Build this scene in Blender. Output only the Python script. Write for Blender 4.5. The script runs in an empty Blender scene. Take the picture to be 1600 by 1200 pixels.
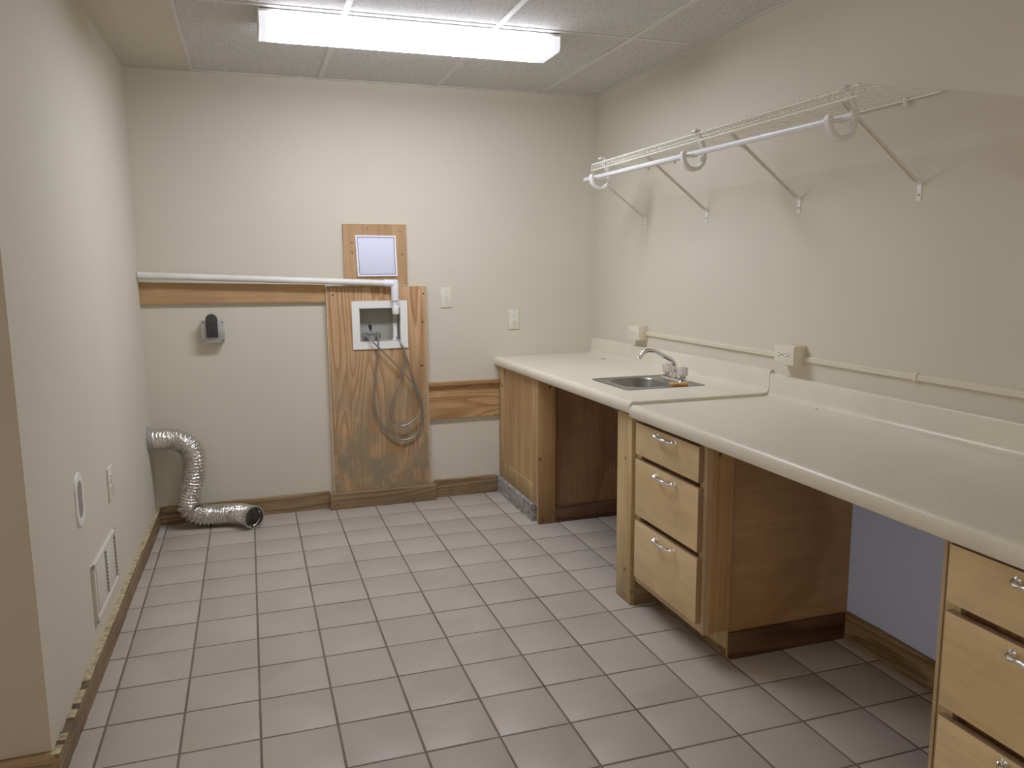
import bpy, bmesh, math, random
from mathutils import Vector, Matrix
random.seed(7)
PI = math.pi
C = bpy.context.scene.collection
T = 0.215                      # floor tile pitch (m)
XR, YB, H = 2.430, 2.156, 2.283
def xw(y): return -0.05 - 0.0146*(YB-y)      # the left wall runs very slightly off square
LROT = -math.atan(0.0146)

# ------------------------------------------------------------------ materials
def new_mat(name):
    m = bpy.data.materials.new(name); m.use_nodes = True
    nt = m.node_tree; b = nt.nodes['Principled BSDF']
    return m, nt, b
def N(nt, t, **k):
    n = nt.nodes.new(t)
    for a, v in k.items(): setattr(n, a, v)
    return n
def ramp(nt, stops):
    r = nt.nodes.new('ShaderNodeValToRGB'); e = r.color_ramp.elements
    while len(e) > 1: e.remove(e[-1])
    e[0].position = stops[0][0]; e[0].color = (*stops[0][1], 1)
    for p, c in stops[1:]:
        x = e.new(p); x.color = (*c, 1)
    return r
def mapping(nt, scale=(1,1,1), rot=(0,0,0), loc=(0,0,0), coord='Object'):
    tc = N(nt, 'ShaderNodeTexCoord'); mp = N(nt, 'ShaderNodeMapping')
    mp.inputs['Scale'].default_value = scale; mp.inputs['Rotation'].default_value = rot; mp.inputs['Location'].default_value = loc
    nt.links.new(tc.outputs[coord], mp.inputs['Vector']); return mp
def mix(nt, fac, a, b, mode='MIX'):
    n = N(nt, 'ShaderNodeMix', data_type='RGBA', blend_type=mode)
    for s, v in ((0, fac), (6, a), (7, b)):
        if hasattr(v, 'is_linked') or hasattr(v, 'links'): nt.links.new(v, n.inputs[s])
        else: n.inputs[s].default_value = v if s == 0 else (*v, 1)
    return n.outputs[2]
def noise(nt, vec, scale, detail=3, rough=.5, dist=0):
    n = N(nt, 'ShaderNodeTexNoise'); n.inputs['Scale'].default_value = scale
    n.inputs['Detail'].default_value = detail; n.inputs['Roughness'].default_value = rough
    n.inputs['Distortion'].default_value = dist
    nt.links.new(vec, n.inputs['Vector']); return n
def bump(nt, b, h, strength=.2, dist=.01):
    n = N(nt, 'ShaderNodeBump'); n.inputs['Strength'].default_value = strength; n.inputs['Distance'].default_value = dist
    nt.links.new(h, n.inputs['Height']); nt.links.new(n.outputs['Normal'], b.inputs['Normal'])
def plain(name, col, rough=.5, metal=0, spec=.5, var=.06, vscale=6, bs=0, bscale=200):
    m, nt, b = new_mat(name)
    mp = mapping(nt); nz = noise(nt, mp.outputs[0], vscale, 4)
    d = tuple(c*(1-var*2) for c in col); l = tuple(min(1, c*(1+var)) for c in col)
    r = ramp(nt, [(.3, d), (.7, l)]); nt.links.new(nz.outputs[0], r.inputs[0]); nt.links.new(r.outputs[0], b.inputs['Base Color'])
    b.inputs['Roughness'].default_value = rough; b.inputs['Metallic'].default_value = metal
    b.inputs['Specular IOR Level'].default_value = spec
    if bs:
        n2 = noise(nt, mp.outputs[0], bscale, 2); bump(nt, b, n2.outputs[0], bs, .002)
    return m

def wood(name, light, dark, axis='Z', bands=14, stretch=.09, wear=None, knots=0, rough=.55, dist=5, off=(0,0,0), contrast=1.0, kcol=(.07,.03,.012), plane='XZ', fine_s=130, fine_k=.8):
    """grain runs along axis; bands = growth-ring bands per metre across it"""
    m, nt, b = new_mat(name)
    def sat(c, k=1.1):
        l = .3*c[0]+.59*c[1]+.11*c[2]; return tuple(max(.002, l+(v-l)*k) for v in c)
    light, dark = sat(light), sat(dark)
    s = {'X': (stretch,1,1), 'Y': (1,stretch,1), 'Z': (1,1,stretch)}[axis]
    mp = mapping(nt, scale=s, loc=off)
    wv = N(nt, 'ShaderNodeTexNoise'); wv.inputs['Scale'].default_value = bands*.28; wv.inputs['Detail'].default_value = 1.5
    nt.links.new(mp.outputs[0], wv.inputs['Vector'])
    mul = N(nt, 'ShaderNodeMath', operation='MULTIPLY'); mul.inputs[1].default_value = dist*2.2
    nt.links.new(wv.outputs[0], mul.inputs[0])
    fr = N(nt, 'ShaderNodeMath', operation='FRACT'); nt.links.new(mul.outputs[0], fr.inputs[0])
    r = ramp(nt, [(0, light), (.45, tuple(.72*l+.28*d for l, d in zip(light, dark))), (.82, dark), (.93, dark), (1, light)])
    nt.links.new(fr.outputs[0], r.inputs[0])
    s2 = tuple(v if v < 1 else 1 for v in s)
    mp2 = mapping(nt, scale=tuple(v*.25 if v < 1 else v for v in s2), loc=off)
    fine = noise(nt, mp2.outputs[0], fine_s, 3, .6)
    fr2 = ramp(nt, [(.3, (.72,.70,.68)), (.65, (1.08,1.08,1.08))]); nt.links.new(fine.outputs[0], fr2.inputs[0])
    mid = tuple((l+d)/2 for l, d in zip(light, dark))
    base = mix(nt, contrast, mid, r.outputs[0])
    col = mix(nt, fine_k, base, fr2.outputs[0], 'MULTIPLY')
    mp3 = mapping(nt, scale=(1,1,1), loc=off)
    big = noise(nt, mp3.outputs[0], 3.5, 5, .6)
    br = ramp(nt, [(.3, (.74,.73,.72)), (.7, (1.1,1.1,1.1))]); nt.links.new(big.outputs[0], br.inputs[0])
    col = mix(nt, .8, col, br.outputs[0], 'MULTIPLY')
    if knots:
        rot = {'XZ': (PI/2,0,0), 'YZ': (0,PI/2,0), 'XY': (0,0,0)}[plane]
        mk = mapping(nt, scale=(1,1,1), rot=rot, loc=off)
        vo = N(nt, 'ShaderNodeTexVoronoi', voronoi_dimensions='2D'); vo.inputs['Scale'].default_value = knots
        nd = noise(nt, mp3.outputs[0], 30, 2)
        va = mix(nt, .03, mk.outputs[0], nd.outputs[1])
        nt.links.new(va, vo.inputs['Vector'])
        kr = ramp(nt, [(0, (1,1,1)), (.035, (.8,.8,.8)), (.075, (0,0,0))]); nt.links.new(vo.outputs['Distance'], kr.inputs[0])
        sc_ = N(nt, 'ShaderNodeSeparateColor'); nt.links.new(vo.outputs['Color'], sc_.inputs[0])
        gt = N(nt, 'ShaderNodeMath', operation='GREATER_THAN'); gt.inputs[1].default_value = .28; nt.links.new(sc_.outputs[0], gt.inputs[0])
        gm = N(nt, 'ShaderNodeMath', operation='MULTIPLY'); nt.links.new(kr.outputs[0], gm.inputs[0]); nt.links.new(gt.outputs[0], gm.inputs[1])
        col = mix(nt, gm.outputs[0], col, kcol)
    if wear:
        # stained toward the bottom: wear = (colour, z0, z1)
        wc, z0, z1 = wear
        tc = N(nt, 'ShaderNodeTexCoord'); sx = N(nt, 'ShaderNodeSeparateXYZ'); nt.links.new(tc.outputs['Object'], sx.inputs[0])
        mr = N(nt, 'ShaderNodeMapRange'); mr.inputs[1].default_value = z1; mr.inputs[2].default_value = z0
        nt.links.new(sx.outputs[2], mr.inputs[0])
        wn = noise(nt, mp3.outputs[0], 7, 5, .65)
        wr = ramp(nt, [(.34, (0,0,0)), (.56, (1,1,1))]); nt.links.new(wn.outputs[0], wr.inputs[0])
        mm = N(nt, 'ShaderNodeMath', operation='MULTIPLY'); nt.links.new(mr.outputs[0], mm.inputs[0]); nt.links.new(wr.outputs[0], mm.inputs[1])
        col = mix(nt, mm.outputs[0], col, wc)
    nt.links.new(col, b.inputs['Base Color'])
    b.inputs['Roughness'].default_value = rough; b.inputs['Specular IOR Level'].default_value = .3
    bump(nt, b, fine.outputs[0], .15, .002)
    return m

def m_wall(name, col, low=None):
    m, nt, b = new_mat(name)
    mp = mapping(nt); nz = noise(nt, mp.outputs[0], 1.3, 4)
    r = ramp(nt, [(.3, tuple(c*.95 for c in col)), (.7, tuple(c*1.03 for c in col))]); nt.links.new(nz.outputs[0], r.inputs[0])
    out = r.outputs[0]
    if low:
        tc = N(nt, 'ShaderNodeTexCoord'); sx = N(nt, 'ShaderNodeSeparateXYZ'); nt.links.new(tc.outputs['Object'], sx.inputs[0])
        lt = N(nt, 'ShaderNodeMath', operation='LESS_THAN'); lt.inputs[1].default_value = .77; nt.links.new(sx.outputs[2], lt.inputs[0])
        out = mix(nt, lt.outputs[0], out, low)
    nt.links.new(out, b.inputs['Base Color'])
    b.inputs['Roughness'].default_value = .75; b.inputs['Specular IOR Level'].default_value = .25
    n2 = noise(nt, mp.outputs[0], 160, 3); bump(nt, b, n2.outputs[0], .08, .002)
    return m

WALLC = (.595,.548,.445)
M = {}
M['wall'] = m_wall('wall_paint', WALLC)
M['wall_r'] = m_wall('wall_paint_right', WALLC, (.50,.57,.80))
M['wall_shaded'] = m_wall('wall_paint_shaded', (.42,.345,.265))  # beige wall paint, darkened: the return wall's shade is put into the colour
M['board_pine'] = wood('pine_board', (.47,.29,.15), (.33,.185,.085), 'X', 12, .08, dist=3, contrast=.7)
M['base_wood'] = wood('baseboard_wood', (.33,.225,.125), (.18,.115,.06), 'X', 30, .08, dist=6, wear=((.08,.055,.03), -.06, .10), off=(.3,.2,.9))
M['base_wood_y'] = wood('baseboard_wood_side', (.33,.22,.115), (.16,.10,.05), 'Y', 30, .08, dist=6, wear=((.08,.055,.03), -.06, .12), off=(.3,.2,.9))
M['ply'] = wood('fir_plywood', (.58,.365,.205), (.37,.195,.09), 'Z', 24, .10, dist=6, contrast=1, wear=((.225,.175,.105), .30, 1.0), off=(1.3,0,.2))
M['ply_h'] = wood('fir_plywood_horizontal', (.53,.33,.17), (.34,.18,.08), 'X', 22, .16, dist=6, contrast=.95, off=(.1,.7,.3))
M['hatch'] = wood('knotty_pine', (.50,.31,.165), (.38,.215,.105), 'Z', 9, .1, dist=3, contrast=.7, knots=11, off=(.45,.3,.37), plane='XZ')
M['ply_edge'] = plain('plywood_edge', (.50,.37,.22), .7, var=.12, vscale=60)
M['cab_ply'] = wood('cabinet_plywood', (.53,.345,.185), (.40,.235,.115), 'Z', 12, .06, dist=3.2, contrast=.7, off=(0,.4,0))
M['cab_pine'] = wood('cabinet_pine', (.58,.43,.235), (.47,.325,.165), 'Z', 10, .07, dist=2.6, contrast=.7, knots=6.5, off=(0,.35,.1), plane='YZ', wear=((.20,.15,.08), -.05, .2))
M['end_pine'] = wood('end_cabinet_pine', (.52,.355,.19), (.40,.255,.12), 'Z', 11, .07, dist=2.6, contrast=.7, knots=7.5, off=(0,.15,.3), plane='YZ', wear=((.18,.13,.07), -.05, .2))
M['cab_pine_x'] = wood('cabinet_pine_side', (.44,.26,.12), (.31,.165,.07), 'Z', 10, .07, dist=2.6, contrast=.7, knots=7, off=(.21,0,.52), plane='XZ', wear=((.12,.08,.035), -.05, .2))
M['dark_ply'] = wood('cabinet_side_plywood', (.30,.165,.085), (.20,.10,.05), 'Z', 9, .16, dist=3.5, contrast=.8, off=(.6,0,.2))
M['birch'] = wood('birch_drawer', (.66,.49,.28), (.58,.41,.22), 'Y', 5, .35, dist=2.6, contrast=.7, knots=0, rough=.36, fine_s=45, fine_k=.35, off=(0,.2,.6))
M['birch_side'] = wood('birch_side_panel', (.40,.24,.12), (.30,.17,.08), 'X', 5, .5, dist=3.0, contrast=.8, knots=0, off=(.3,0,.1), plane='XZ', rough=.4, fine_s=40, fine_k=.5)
M['frame'] = wood('face_frame_wood', (.50,.36,.21), (.42,.29,.16), 'Z', 12, .08, dist=2.5, contrast=.6, rough=.45)
M['drawer_edge'] = plain('drawer_edge', (.27,.16,.08), .55, var=.1, vscale=30)
M['trim_dark'] = wood('dark_skirting', (.115,.06,.032), (.06,.03,.018), 'X', 18, .1, dist=3)
M['hole'] = plain('dark_hole', (.015,.012,.01), .9, var=.02)
M['pvc'] = plain('pvc_pipe', (.72,.71,.66), .35, var=.05, vscale=9)
M['pvc_white'] = plain('pvc_fitting', (.74,.76,.82), .35, var=.03)
M['white_plastic'] = plain('white_plastic', (.80,.79,.76), .4, var=.03)
M['box_inner'] = plain('box_inner', (.33,.33,.29), .55, var=.05)
M['cool_white'] = plain('cool_white_paint', (.66,.68,.88), .6, var=.01)
M['cool_frame'] = plain('cool_white_frame', (.80,.80,.92), .45, var=.01)
M['ivory'] = plain('ivory_plastic', (.68,.64,.52), .4, var=.03)
M['almond'] = plain('almond_metal', (.66,.61,.46), .45, var=.03)
M['receptacle'] = plain('receptacle', (.74,.71,.62), .4, var=.02)
M['black'] = plain('black_plastic', (.02,.018,.022), .4, var=.02)
M['duct_shade'] = plain('duct_depth_shade', (.10,.09,.08), .5, .6, var=.2, vscale=40)  # dark colour stands in for the shade deep in the open duct
M['worn_top'] = plain('worn_board_top', (.46,.37,.21), .8, var=.3, vscale=45)
M['rot'] = plain('splintered_wood', (.13,.09,.05), .9, var=.35, vscale=60)
M['galv'] = plain('galvanised_steel', (.42,.42,.40), .5, .6, var=.1, vscale=25)
M['brass'] = plain('valve_metal', (.17,.18,.17), .35, .5, var=.1, vscale=40)
M['chrome'] = plain('chrome', (.72,.70,.68), .13, 1, var=.03)
M['pull'] = plain('chrome_pull', (.85,.84,.83), .12, 1, var=.03)
M['wire'] = plain('white_wire_coating', (.84,.81,.71), .35, var=.03)
M['rod'] = plain('white_rod', (.74,.73,.76), .28, var=.03)
M['hook'] = plain('white_hook_plastic', (.70,.68,.63), .4, var=.03)
M['brace'] = plain('brace_coating', (.68,.63,.54), .4, var=.04)
M['soap'] = plain('tan_wood', (.62,.36,.12), .55, var=.12, vscale=60)
M['soap2'] = plain('orange_base', (.45,.16,.04), .6, var=.1, vscale=60)
M['housing'] = plain('white_enamel', (.70,.68,.64), .4, var=.02)
M['vent'] = plain('grille_enamel', (.66,.62,.54), .45, var=.03)
M['grid'] = plain('ceiling_grid_enamel', (.60,.585,.56), .45, var=.02)
M['taupe'] = plain('taupe_insert', (.27,.23,.20), .8, var=.15, vscale=40)

def m_steel():
    m, nt, b = new_mat('brushed_steel')
    mp = mapping(nt, scale=(4,60,4)); n = noise(nt, mp.outputs[0], 20, 3)
    r = ramp(nt, [(.3,(.20,.20,.20)),(.7,(.31,.31,.32))]); nt.links.new(n.outputs[0], r.inputs[0]); nt.links.new(r.outputs[0], b.inputs['Base Color'])
    b.inputs['Metallic'].default_value = 1; b.inputs['Roughness'].default_value = .3
    return m
M['steel'] = m_steel()
def m_counter():
    m, nt, b = new_mat('laminate_counter')
    mp = mapping(nt); n = noise(nt, mp.outputs[0], 90, 3, .7); n2 = noise(nt, mp.outputs[0], 5, 4)
    r = ramp(nt, [(.35,(.66,.61,.485)),(.6,(.70,.65,.525))]); nt.links.new(n.outputs[0], r.inputs[0])
    r2 = ramp(nt, [(.3,(.93,.93,.92)),(.7,(1.03,1.03,1.03))]); nt.links.new(n2.outputs[0], r2.inputs[0])
    c = mix(nt, 1, r.outputs[0], r2.outputs[0], 'MULTIPLY'); nt.links.new(c, b.inputs['Base Color'])
    b.inputs['Roughness'].default_value = .33; b.inputs['Specular IOR Level'].default_value = .45
    n3 = noise(nt, mp.outputs[0], 260, 2); bump(nt, b, n3.outputs[0], .06, .001)
    return m
M['counter'] = m_counter()
def m_tile():
    m, nt, b = new_mat('floor_tile_glaze')
    mp = mapping(nt)
    dv = N(nt, 'ShaderNodeVectorMath', operation='SCALE'); dv.inputs['Scale'].default_value = 1/T; nt.links.new(mp.outputs[0], dv.inputs[0])
    fl = N(nt, 'ShaderNodeVectorMath', operation='FLOOR'); nt.links.new(dv.outputs[0], fl.inputs[0])
    wn = N(nt, 'ShaderNodeTexWhiteNoise'); nt.links.new(fl.outputs[0], wn.inputs['Vector'])
    r = ramp(nt, [(0,(.40,.345,.30)),(1,(.44,.385,.34))]); nt.links.new(wn.outputs[0], r.inputs[0])
    n = noise(nt, mp.outputs[0], 3, 5, .6); r2 = ramp(nt, [(.3,(.90,.89,.88)),(.7,(1.04,1.04,1.04))]); nt.links.new(n.outputs[0], r2.inputs[0])
    c = mix(nt, 1, r.outputs[0], r2.outputs[0], 'MULTIPLY'); nt.links.new(c, b.inputs['Base Color'])
    b.inputs['Roughness'].default_value = .42; b.inputs['Specular IOR Level'].default_value = .4
    n3 = noise(nt, mp.outputs[0], 12, 3); bump(nt, b, n3.outputs[0], .12, .004)
    return m
M['tile'] = m_tile()
M['grout'] = plain('grout', (.15,.115,.09), .9, var=.2, vscale=5)
def m_ceil():
    m, nt, b = new_mat('fissured_ceiling_tile')
    mp = mapping(nt); n = noise(nt, mp.outputs[0], 80, 4, .7)
    r = ramp(nt, [(.38,(.42,.41,.40)),(.5,(.60,.58,.555))]); nt.links.new(n.outputs[0], r.inputs[0]); nt.links.new(r.outputs[0], b.inputs['Base Color'])
    b.inputs['Roughness'].default_value = .9; bump(nt, b, n.outputs[0], .9, .006)
    return m
M['ceil'] = m_ceil()
def m_foil():
    m, nt, b = new_mat('crinkled_foil')
    mp = mapping(nt); n = noise(nt, mp.outputs[0], 110, 2, .6); v = N(nt, 'ShaderNodeTexVoronoi'); v.inputs['Scale'].default_value = 75
    nt.links.new(mp.outputs[0], v.inputs['Vector'])
    mm = N(nt, 'ShaderNodeMath', operation='ADD'); nt.links.new(n.outputs[0], mm.inputs[0]); nt.links.new(v.outputs['Distance'], mm.inputs[1])
    b.inputs['Base Color'].default_value = (.70,.68,.66,1); b.inputs['Metallic'].default_value = 1; b.inputs['Roughness'].default_value = .2
    bump(nt, b, mm.outputs[0], .55, .004); return m
M['foil'] = m_foil()
def m_hose():
    m, nt, b = new_mat('braided_steel')
    mp = mapping(nt); w = noise(nt, mp.outputs[0], 500, 2)
    b.inputs['Base Color'].default_value = (.30,.285,.265,1); b.inputs['Metallic'].default_value = .85; b.inputs['Roughness'].default_value = .4
    bump(nt, b, w.outputs[0], .5, .001); return m
M['hose'] = m_hose()
def m_kick():
    m, nt, b = new_mat('stripped_kickboard')
    mp = mapping(nt, scale=(1,.5,1.2)); n = noise(nt, mp.outputs[0], 26, 6, .7, 1.2)
    r = ramp(nt, [(.36,(.13,.115,.09)),(.5,(.27,.265,.245)),(.62,(.42,.42,.40))]); nt.links.new(n.outputs[0], r.inputs[0]); nt.links.new(r.outputs[0], b.inputs['Base Color'])
    b.inputs['Roughness'].default_value = .8; bump(nt, b, n.outputs[0], .5, .006); return m
M['kick'] = m_kick()
def m_acrylic():
    m, nt, b = new_mat('clear_acrylic'); mp = mapping(nt); n = noise(nt, mp.outputs[0], 90, 2)
    r = ramp(nt, [(.3,(.75,.72,.68)),(.7,(.95,.94,.92))]); nt.links.new(n.outputs[0], r.inputs[0]); nt.links.new(r.outputs[0], b.inputs['Base Color'])
    b.inputs['Roughness'].default_value = .12; b.inputs['Transmission Weight'].default_value = .65; b.inputs['IOR'].default_value = 1.45
    return m
M['acrylic'] = m_acrylic()
def m_lens(name, strength, col, x0, x1, fade):
    m, nt, b = new_mat(name)
    tc = N(nt, 'ShaderNodeTexCoord'); sx = N(nt, 'ShaderNodeSeparateXYZ'); nt.links.new(tc.outputs['Object'], sx.inputs[0])
    c = (x0+x1)/2; h = (x1-x0)/2
    s = N(nt, 'ShaderNodeMath', operation='SUBTRACT'); s.inputs[1].default_value = c; nt.links.new(sx.outputs[0], s.inputs[0])
    a = N(nt, 'ShaderNodeMath', operation='ABSOLUTE'); nt.links.new(s.outputs[0], a.inputs[0])
    mr = N(nt, 'ShaderNodeMapRange', interpolation_type='SMOOTHSTEP'); mr.inputs[1].default_value = h-fade; mr.inputs[2].default_value = h-.025
    mr.inputs[3].default_value = strength; mr.inputs[4].default_value = .75
    nt.links.new(a.outputs[0], mr.inputs[0]); nt.links.new(mr.outputs[0], b.inputs['Emission Strength'])
    b.inputs['Emission Color'].default_value = (*col, 1); b.inputs['Base Color'].default_value = (.8,.82,.85,1); b.inputs['Roughness'].default_value = .3
    return m
M['lens'] = m_lens('lit_lens', 31.0, (.92,.95,1.03), .554, 1.763, .10)
M['lens_side'] = m_lens('lit_lens_side', 10.0, (.86,.88,1.0), .554, 1.763, .07)

# ------------------------------------------------------------------ mesh builder
class MB:
    def __init__(s): s.bm = bmesh.new()
    def box(s, x0, x1, y0, y1, z0, z1, bev=0, seg=2):
        t = bmesh.new(); bmesh.ops.create_cube(t, size=1)
        for v in t.verts: v.co = Vector(((x0+x1)/2+v.co.x*(x1-x0), (y0+y1)/2+v.co.y*(y1-y0), (z0+z1)/2+v.co.z*(z1-z0)))
        if bev: bmesh.ops.bevel(t, geom=t.edges[:], offset=bev, segments=seg, affect='EDGES', profile=.5)
        return s.merge(t)
    def merge(s, t, mat=None):
        me = bpy.data.meshes.new('t'); 
        if mat is not None: bmesh.ops.transform(t, matrix=mat, verts=t.verts)
        t.to_mesh(me); s.bm.from_mesh(me); bpy.data.meshes.remove(me); t.free(); return s
    def prism(s, pts, axis, a0, a1, bev=0):
        t = bmesh.new()
        def P(u, v, a): return {'x': (a,u,v), 'y': (u,a,v), 'z': (u,v,a)}[axis]
        lo = [t.verts.new(P(u,v,a0)) for u, v in pts]; hi = [t.verts.new(P(u,v,a1)) for u, v in pts]
        t.faces.new(lo); t.faces.new(hi[::-1]); n = len(pts)
        for i in range(n): t.faces.new((lo[i], hi[i], hi[(i+1)%n], lo[(i+1)%n]))
        bmesh.ops.recalc_face_normals(t, faces=t.faces)
        if bev: bmesh.ops.bevel(t, geom=t.edges[:], offset=bev, segments=2, affect='EDGES', profile=.5)
        return s.merge(t)
    def rings(s, rings, cap0=True, cap1=True, closed=True):
        t = bmesh.new(); R = [[t.verts.new(p) for p in r] for r in rings]; n = len(rings[0])
        for a, b in zip(R, R[1:]):
            for i in range(n if closed else n-1): t.faces.new((a[i], a[(i+1)%n], b[(i+1)%n], b[i]))
        if cap0: t.faces.new(R[0][::-1])
        if cap1: t.faces.new(R[-1])
        bmesh.ops.recalc_face_normals(t, faces=t.faces)
        return s.merge(t)
    def tube(s, path, r, seg=10, cap=True):
        path = [Vector(p) for p in path]; n = len(path); rings = []
        rr = r if hasattr(r, '__len__') else [r]*n
        up = None
        for i, p in enumerate(path):
            d = (path[min(i+1,n-1)]-path[max(i-1,0)]).normalized()
            if up is None: up = Vector((0,0,1)) if abs(d.z) < .9 else Vector((1,0,0))
            a = (up-d*up.dot(d)).normalized(); up = a; b = d.cross(a)
            rings.append([p+a*rr[i]*math.cos(2*PI*k/seg)+b*rr[i]*math.sin(2*PI*k/seg) for k in range(seg)])
        return s.rings(rings, cap, cap)
    def lathe(s, prof, c=(0,0,0), axis='z', seg=24, cap=True):
        rings = []
        for r, h in prof:
            rg = []
            for k in range(seg):
                u, v = r*math.cos(2*PI*k/seg), r*math.sin(2*PI*k/seg)
                p = {'z': (u,v,h), 'y': (u,h,v), 'x': (h,u,v)}[axis]
                rg.append((c[0]+p[0], c[1]+p[1], c[2]+p[2]))
            rings.append(rg)
        return s.rings(rings, cap, cap)
    def build(s, name, mat, parent=None, org=(0,0,0), smooth=35):
        me = bpy.data.meshes.new(name)
        o = Vector(org)
        for v in s.bm.verts: v.co -= o
        s.bm.to_mesh(me); s.bm.free()
        mats = mat if isinstance(mat, (list, tuple)) else [mat]
        for m in mats: me.materials.append(M[m] if isinstance(m, str) else m)
        me.shade_smooth(); me.set_sharp_from_angle(angle=math.radians(smooth))
        ob = bpy.data.objects.new(name, me); C.objects.link(ob)
        if parent is not None: ob.parent = parent
        else: ob.location = o
        return ob
def spline(pts, n=8):
    pts = [Vector(p) for p in pts]; out = []
    P = [pts[0]*2-pts[1]] + pts + [pts[-1]*2-pts[-2]]
    for i in range(1, len(P)-2):
        p0, p1, p2, p3 = P[i-1:i+3]
        for k in range(n):
            t = k/n
            out.append(.5*((2*p1)+(-p0+p2)*t+(2*p0-5*p1+4*p2-p3)*t*t+(-p0+3*p1-3*p2+p3)*t**3))
    out.append(pts[-1]); return out
def tag(o, label=None, cat=None, group=None, kind=None):
    if label: o['label'] = label
    if cat: o['category'] = cat
    if group: o['group'] = group
    if kind: o['kind'] = kind
    return o
def thing(name, label, cat, loc=(0,0,0), rz=0, group=None):
    o = bpy.data.objects.new(name, None); C.objects.link(o); o.empty_display_size = .05
    o.location = loc; o.rotation_euler = (0,0,rz); return tag(o, label, cat, group)
def dup(root, loc=None, rz=None, label=None):
    r = root.copy(); C.objects.link(r)
    if loc is not None: r.location = loc
    if rz is not None: r.rotation_euler = (0,0,rz)
    if label: r['label'] = label
    for ch in list(root.children):
        c = ch.copy(); C.objects.link(c); c.parent = r
        for g in ch.children:
            d = g.copy(); C.objects.link(d); d.parent = c
    return r
def struct(name, mb, mat, label, cat, parent=None):
    o = mb.build(name, mat, parent)
    if parent is None: tag(o, label, cat, kind='structure')
    return o
def B(*a, **k): return MB().box(*a, **k)

# ------------------------------------------------------------------ room shell
YF, XL = -3.0, -1.2          # how far the floor and ceiling run on behind and to the left of the camera
g = B(XL, XR+.1, YF, YB+.1, -.06, -.0014)
fl = struct('floor', g, 'grout', 'pinkish beige square ceramic floor tiles with dark grout', 'floor')
t = bmesh.new(); gp = .0034
ix0, ix1 = int(math.floor(XL/T)), int(math.ceil(XR/T)); iy0, iy1 = int(math.floor(YF/T)), int(math.ceil(YB/T))
for i in range(ix0, ix1):
    for j in range(iy0, iy1):
        x0, x1 = max(i*T+gp, XL), min((i+1)*T-gp, XR); y0, y1 = max(j*T+gp, YF), min((j+1)*T-gp, YB)
        if x1-x0 < .02 or y1-y0 < .02: continue
        dz = [random.uniform(-.0007, .0007) for _ in range(4)]
        loop = []
        for e, z in ((0,-.0018), (.0003,-.0009), (.0022,0)):
            loop.append([t.verts.new((x, y, z+(dz[q] if z == 0 else dz[q]))) for q, (x, y) in enumerate(((x0+e,y0+e),(x1-e,y0+e),(x1-e,y1-e),(x0+e,y1-e)))])
        for a, b in zip(loop, loop[1:]):
            for q in range(4): t.faces.new((a[q], a[(q+1)%4], b[(q+1)%4], b[q]))
        t.faces.new(loop[-1])
mb = MB(); mb.merge(t)
struct('floor_tiles', mb, 'tile', None, None, fl)

# back wall with the opening for the recessed washer box
HX0, HX1, HZ0, HZ1 = 1.027, 1.249, .921, 1.102
mb = MB()
mb.box(-.16, HX0, YB, YB+.1, -.05, H+.1); mb.box(HX1, XR+.1, YB, YB+.1, -.05, H+.1)
mb.box(HX0, HX1, YB, YB+.1, -.05, HZ0); mb.box(HX0, HX1, YB, YB+.1, HZ1, H+.1)
struct('wall_back', mb, 'wall', 'beige painted back wall', 'wall')
mb = MB().box(XR, XR+.1, YF, YB, -.05, H+.1)
struct('wall_right', mb, 'wall_r', 'beige painted right wall, bluish below the counter', 'wall')
YC = -.03
mb = MB().prism([(xw(YB), YB), (xw(YC), YC), (xw(YC)-.11, YC+.11), (xw(YB)-.14, YB)], 'z', -.05, H+.1)
struct('wall_left', mb, 'wall', 'beige painted left wall ending at an outside corner', 'wall')
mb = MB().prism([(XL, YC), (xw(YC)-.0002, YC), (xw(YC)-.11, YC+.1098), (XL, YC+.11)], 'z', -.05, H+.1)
struct('wall_front_left', mb, 'wall_shaded', 'beige wall turning away at the left edge, shade painted into its colour', 'wall')
# ceiling: suspended tiles + a plain drywall strip on the left
GX = [.262, .872, 1.482, 2.085]; GY = [1.025, -.19, -1.41, -2.63]
ce = struct('ceiling', B(XL, XR+.1, YF, YB+.1, H+.03, H+.09), 'hole', 'suspended ceiling of off-white fissured tiles', 'ceiling')
mb = MB(); xs = [.262, .872, 1.482, 2.085, XR]; ys = [YB-.001] + GY + [YF]
for a, b in zip(xs, xs[1:]):
    for c, d in zip(ys, ys[1:]): mb.box(a+.002, b-.002, d+.002, c-.002, H+.002, H+.02)
for a, b in ((-1.3,-.7),(-.7,-.16)):
    mb.box(a+.002, b-.002, YF, YC, H+.002, H+.02)
struct('ceiling_tiles', mb, 'ceil', None, None, ce)
mb = MB().prism([(xw(YB)-.01, YB-.003), (xw(YC)-.08, YC), (xw(YC)-.08, YF), (.262, YF), (.262, YB-.003)], 'z', H, H+.02)
struct('drywall_strip', mb, 'wall', None, None, ce)
mb = MB()
for x in GX[1:]: mb.box(x-.012, x+.012, YF, YB, H-.0015, H+.006)
mb.box(.252, .266, YF, YB, H-.003, H+.006)
for y in GY: mb.box(.262, XR, y-.012, y+.012, H-.0012, H+.006)
mb.box(.262, XR, YB-.018, YB, H-.002, H+.004); mb.box(XR-.020, XR, YF, YB, H-.003, H+.004)
tag(mb.build('trim_1', 'grid'), 'white metal grid strips between the ceiling tiles', 'ceiling grid', kind='structure')

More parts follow.
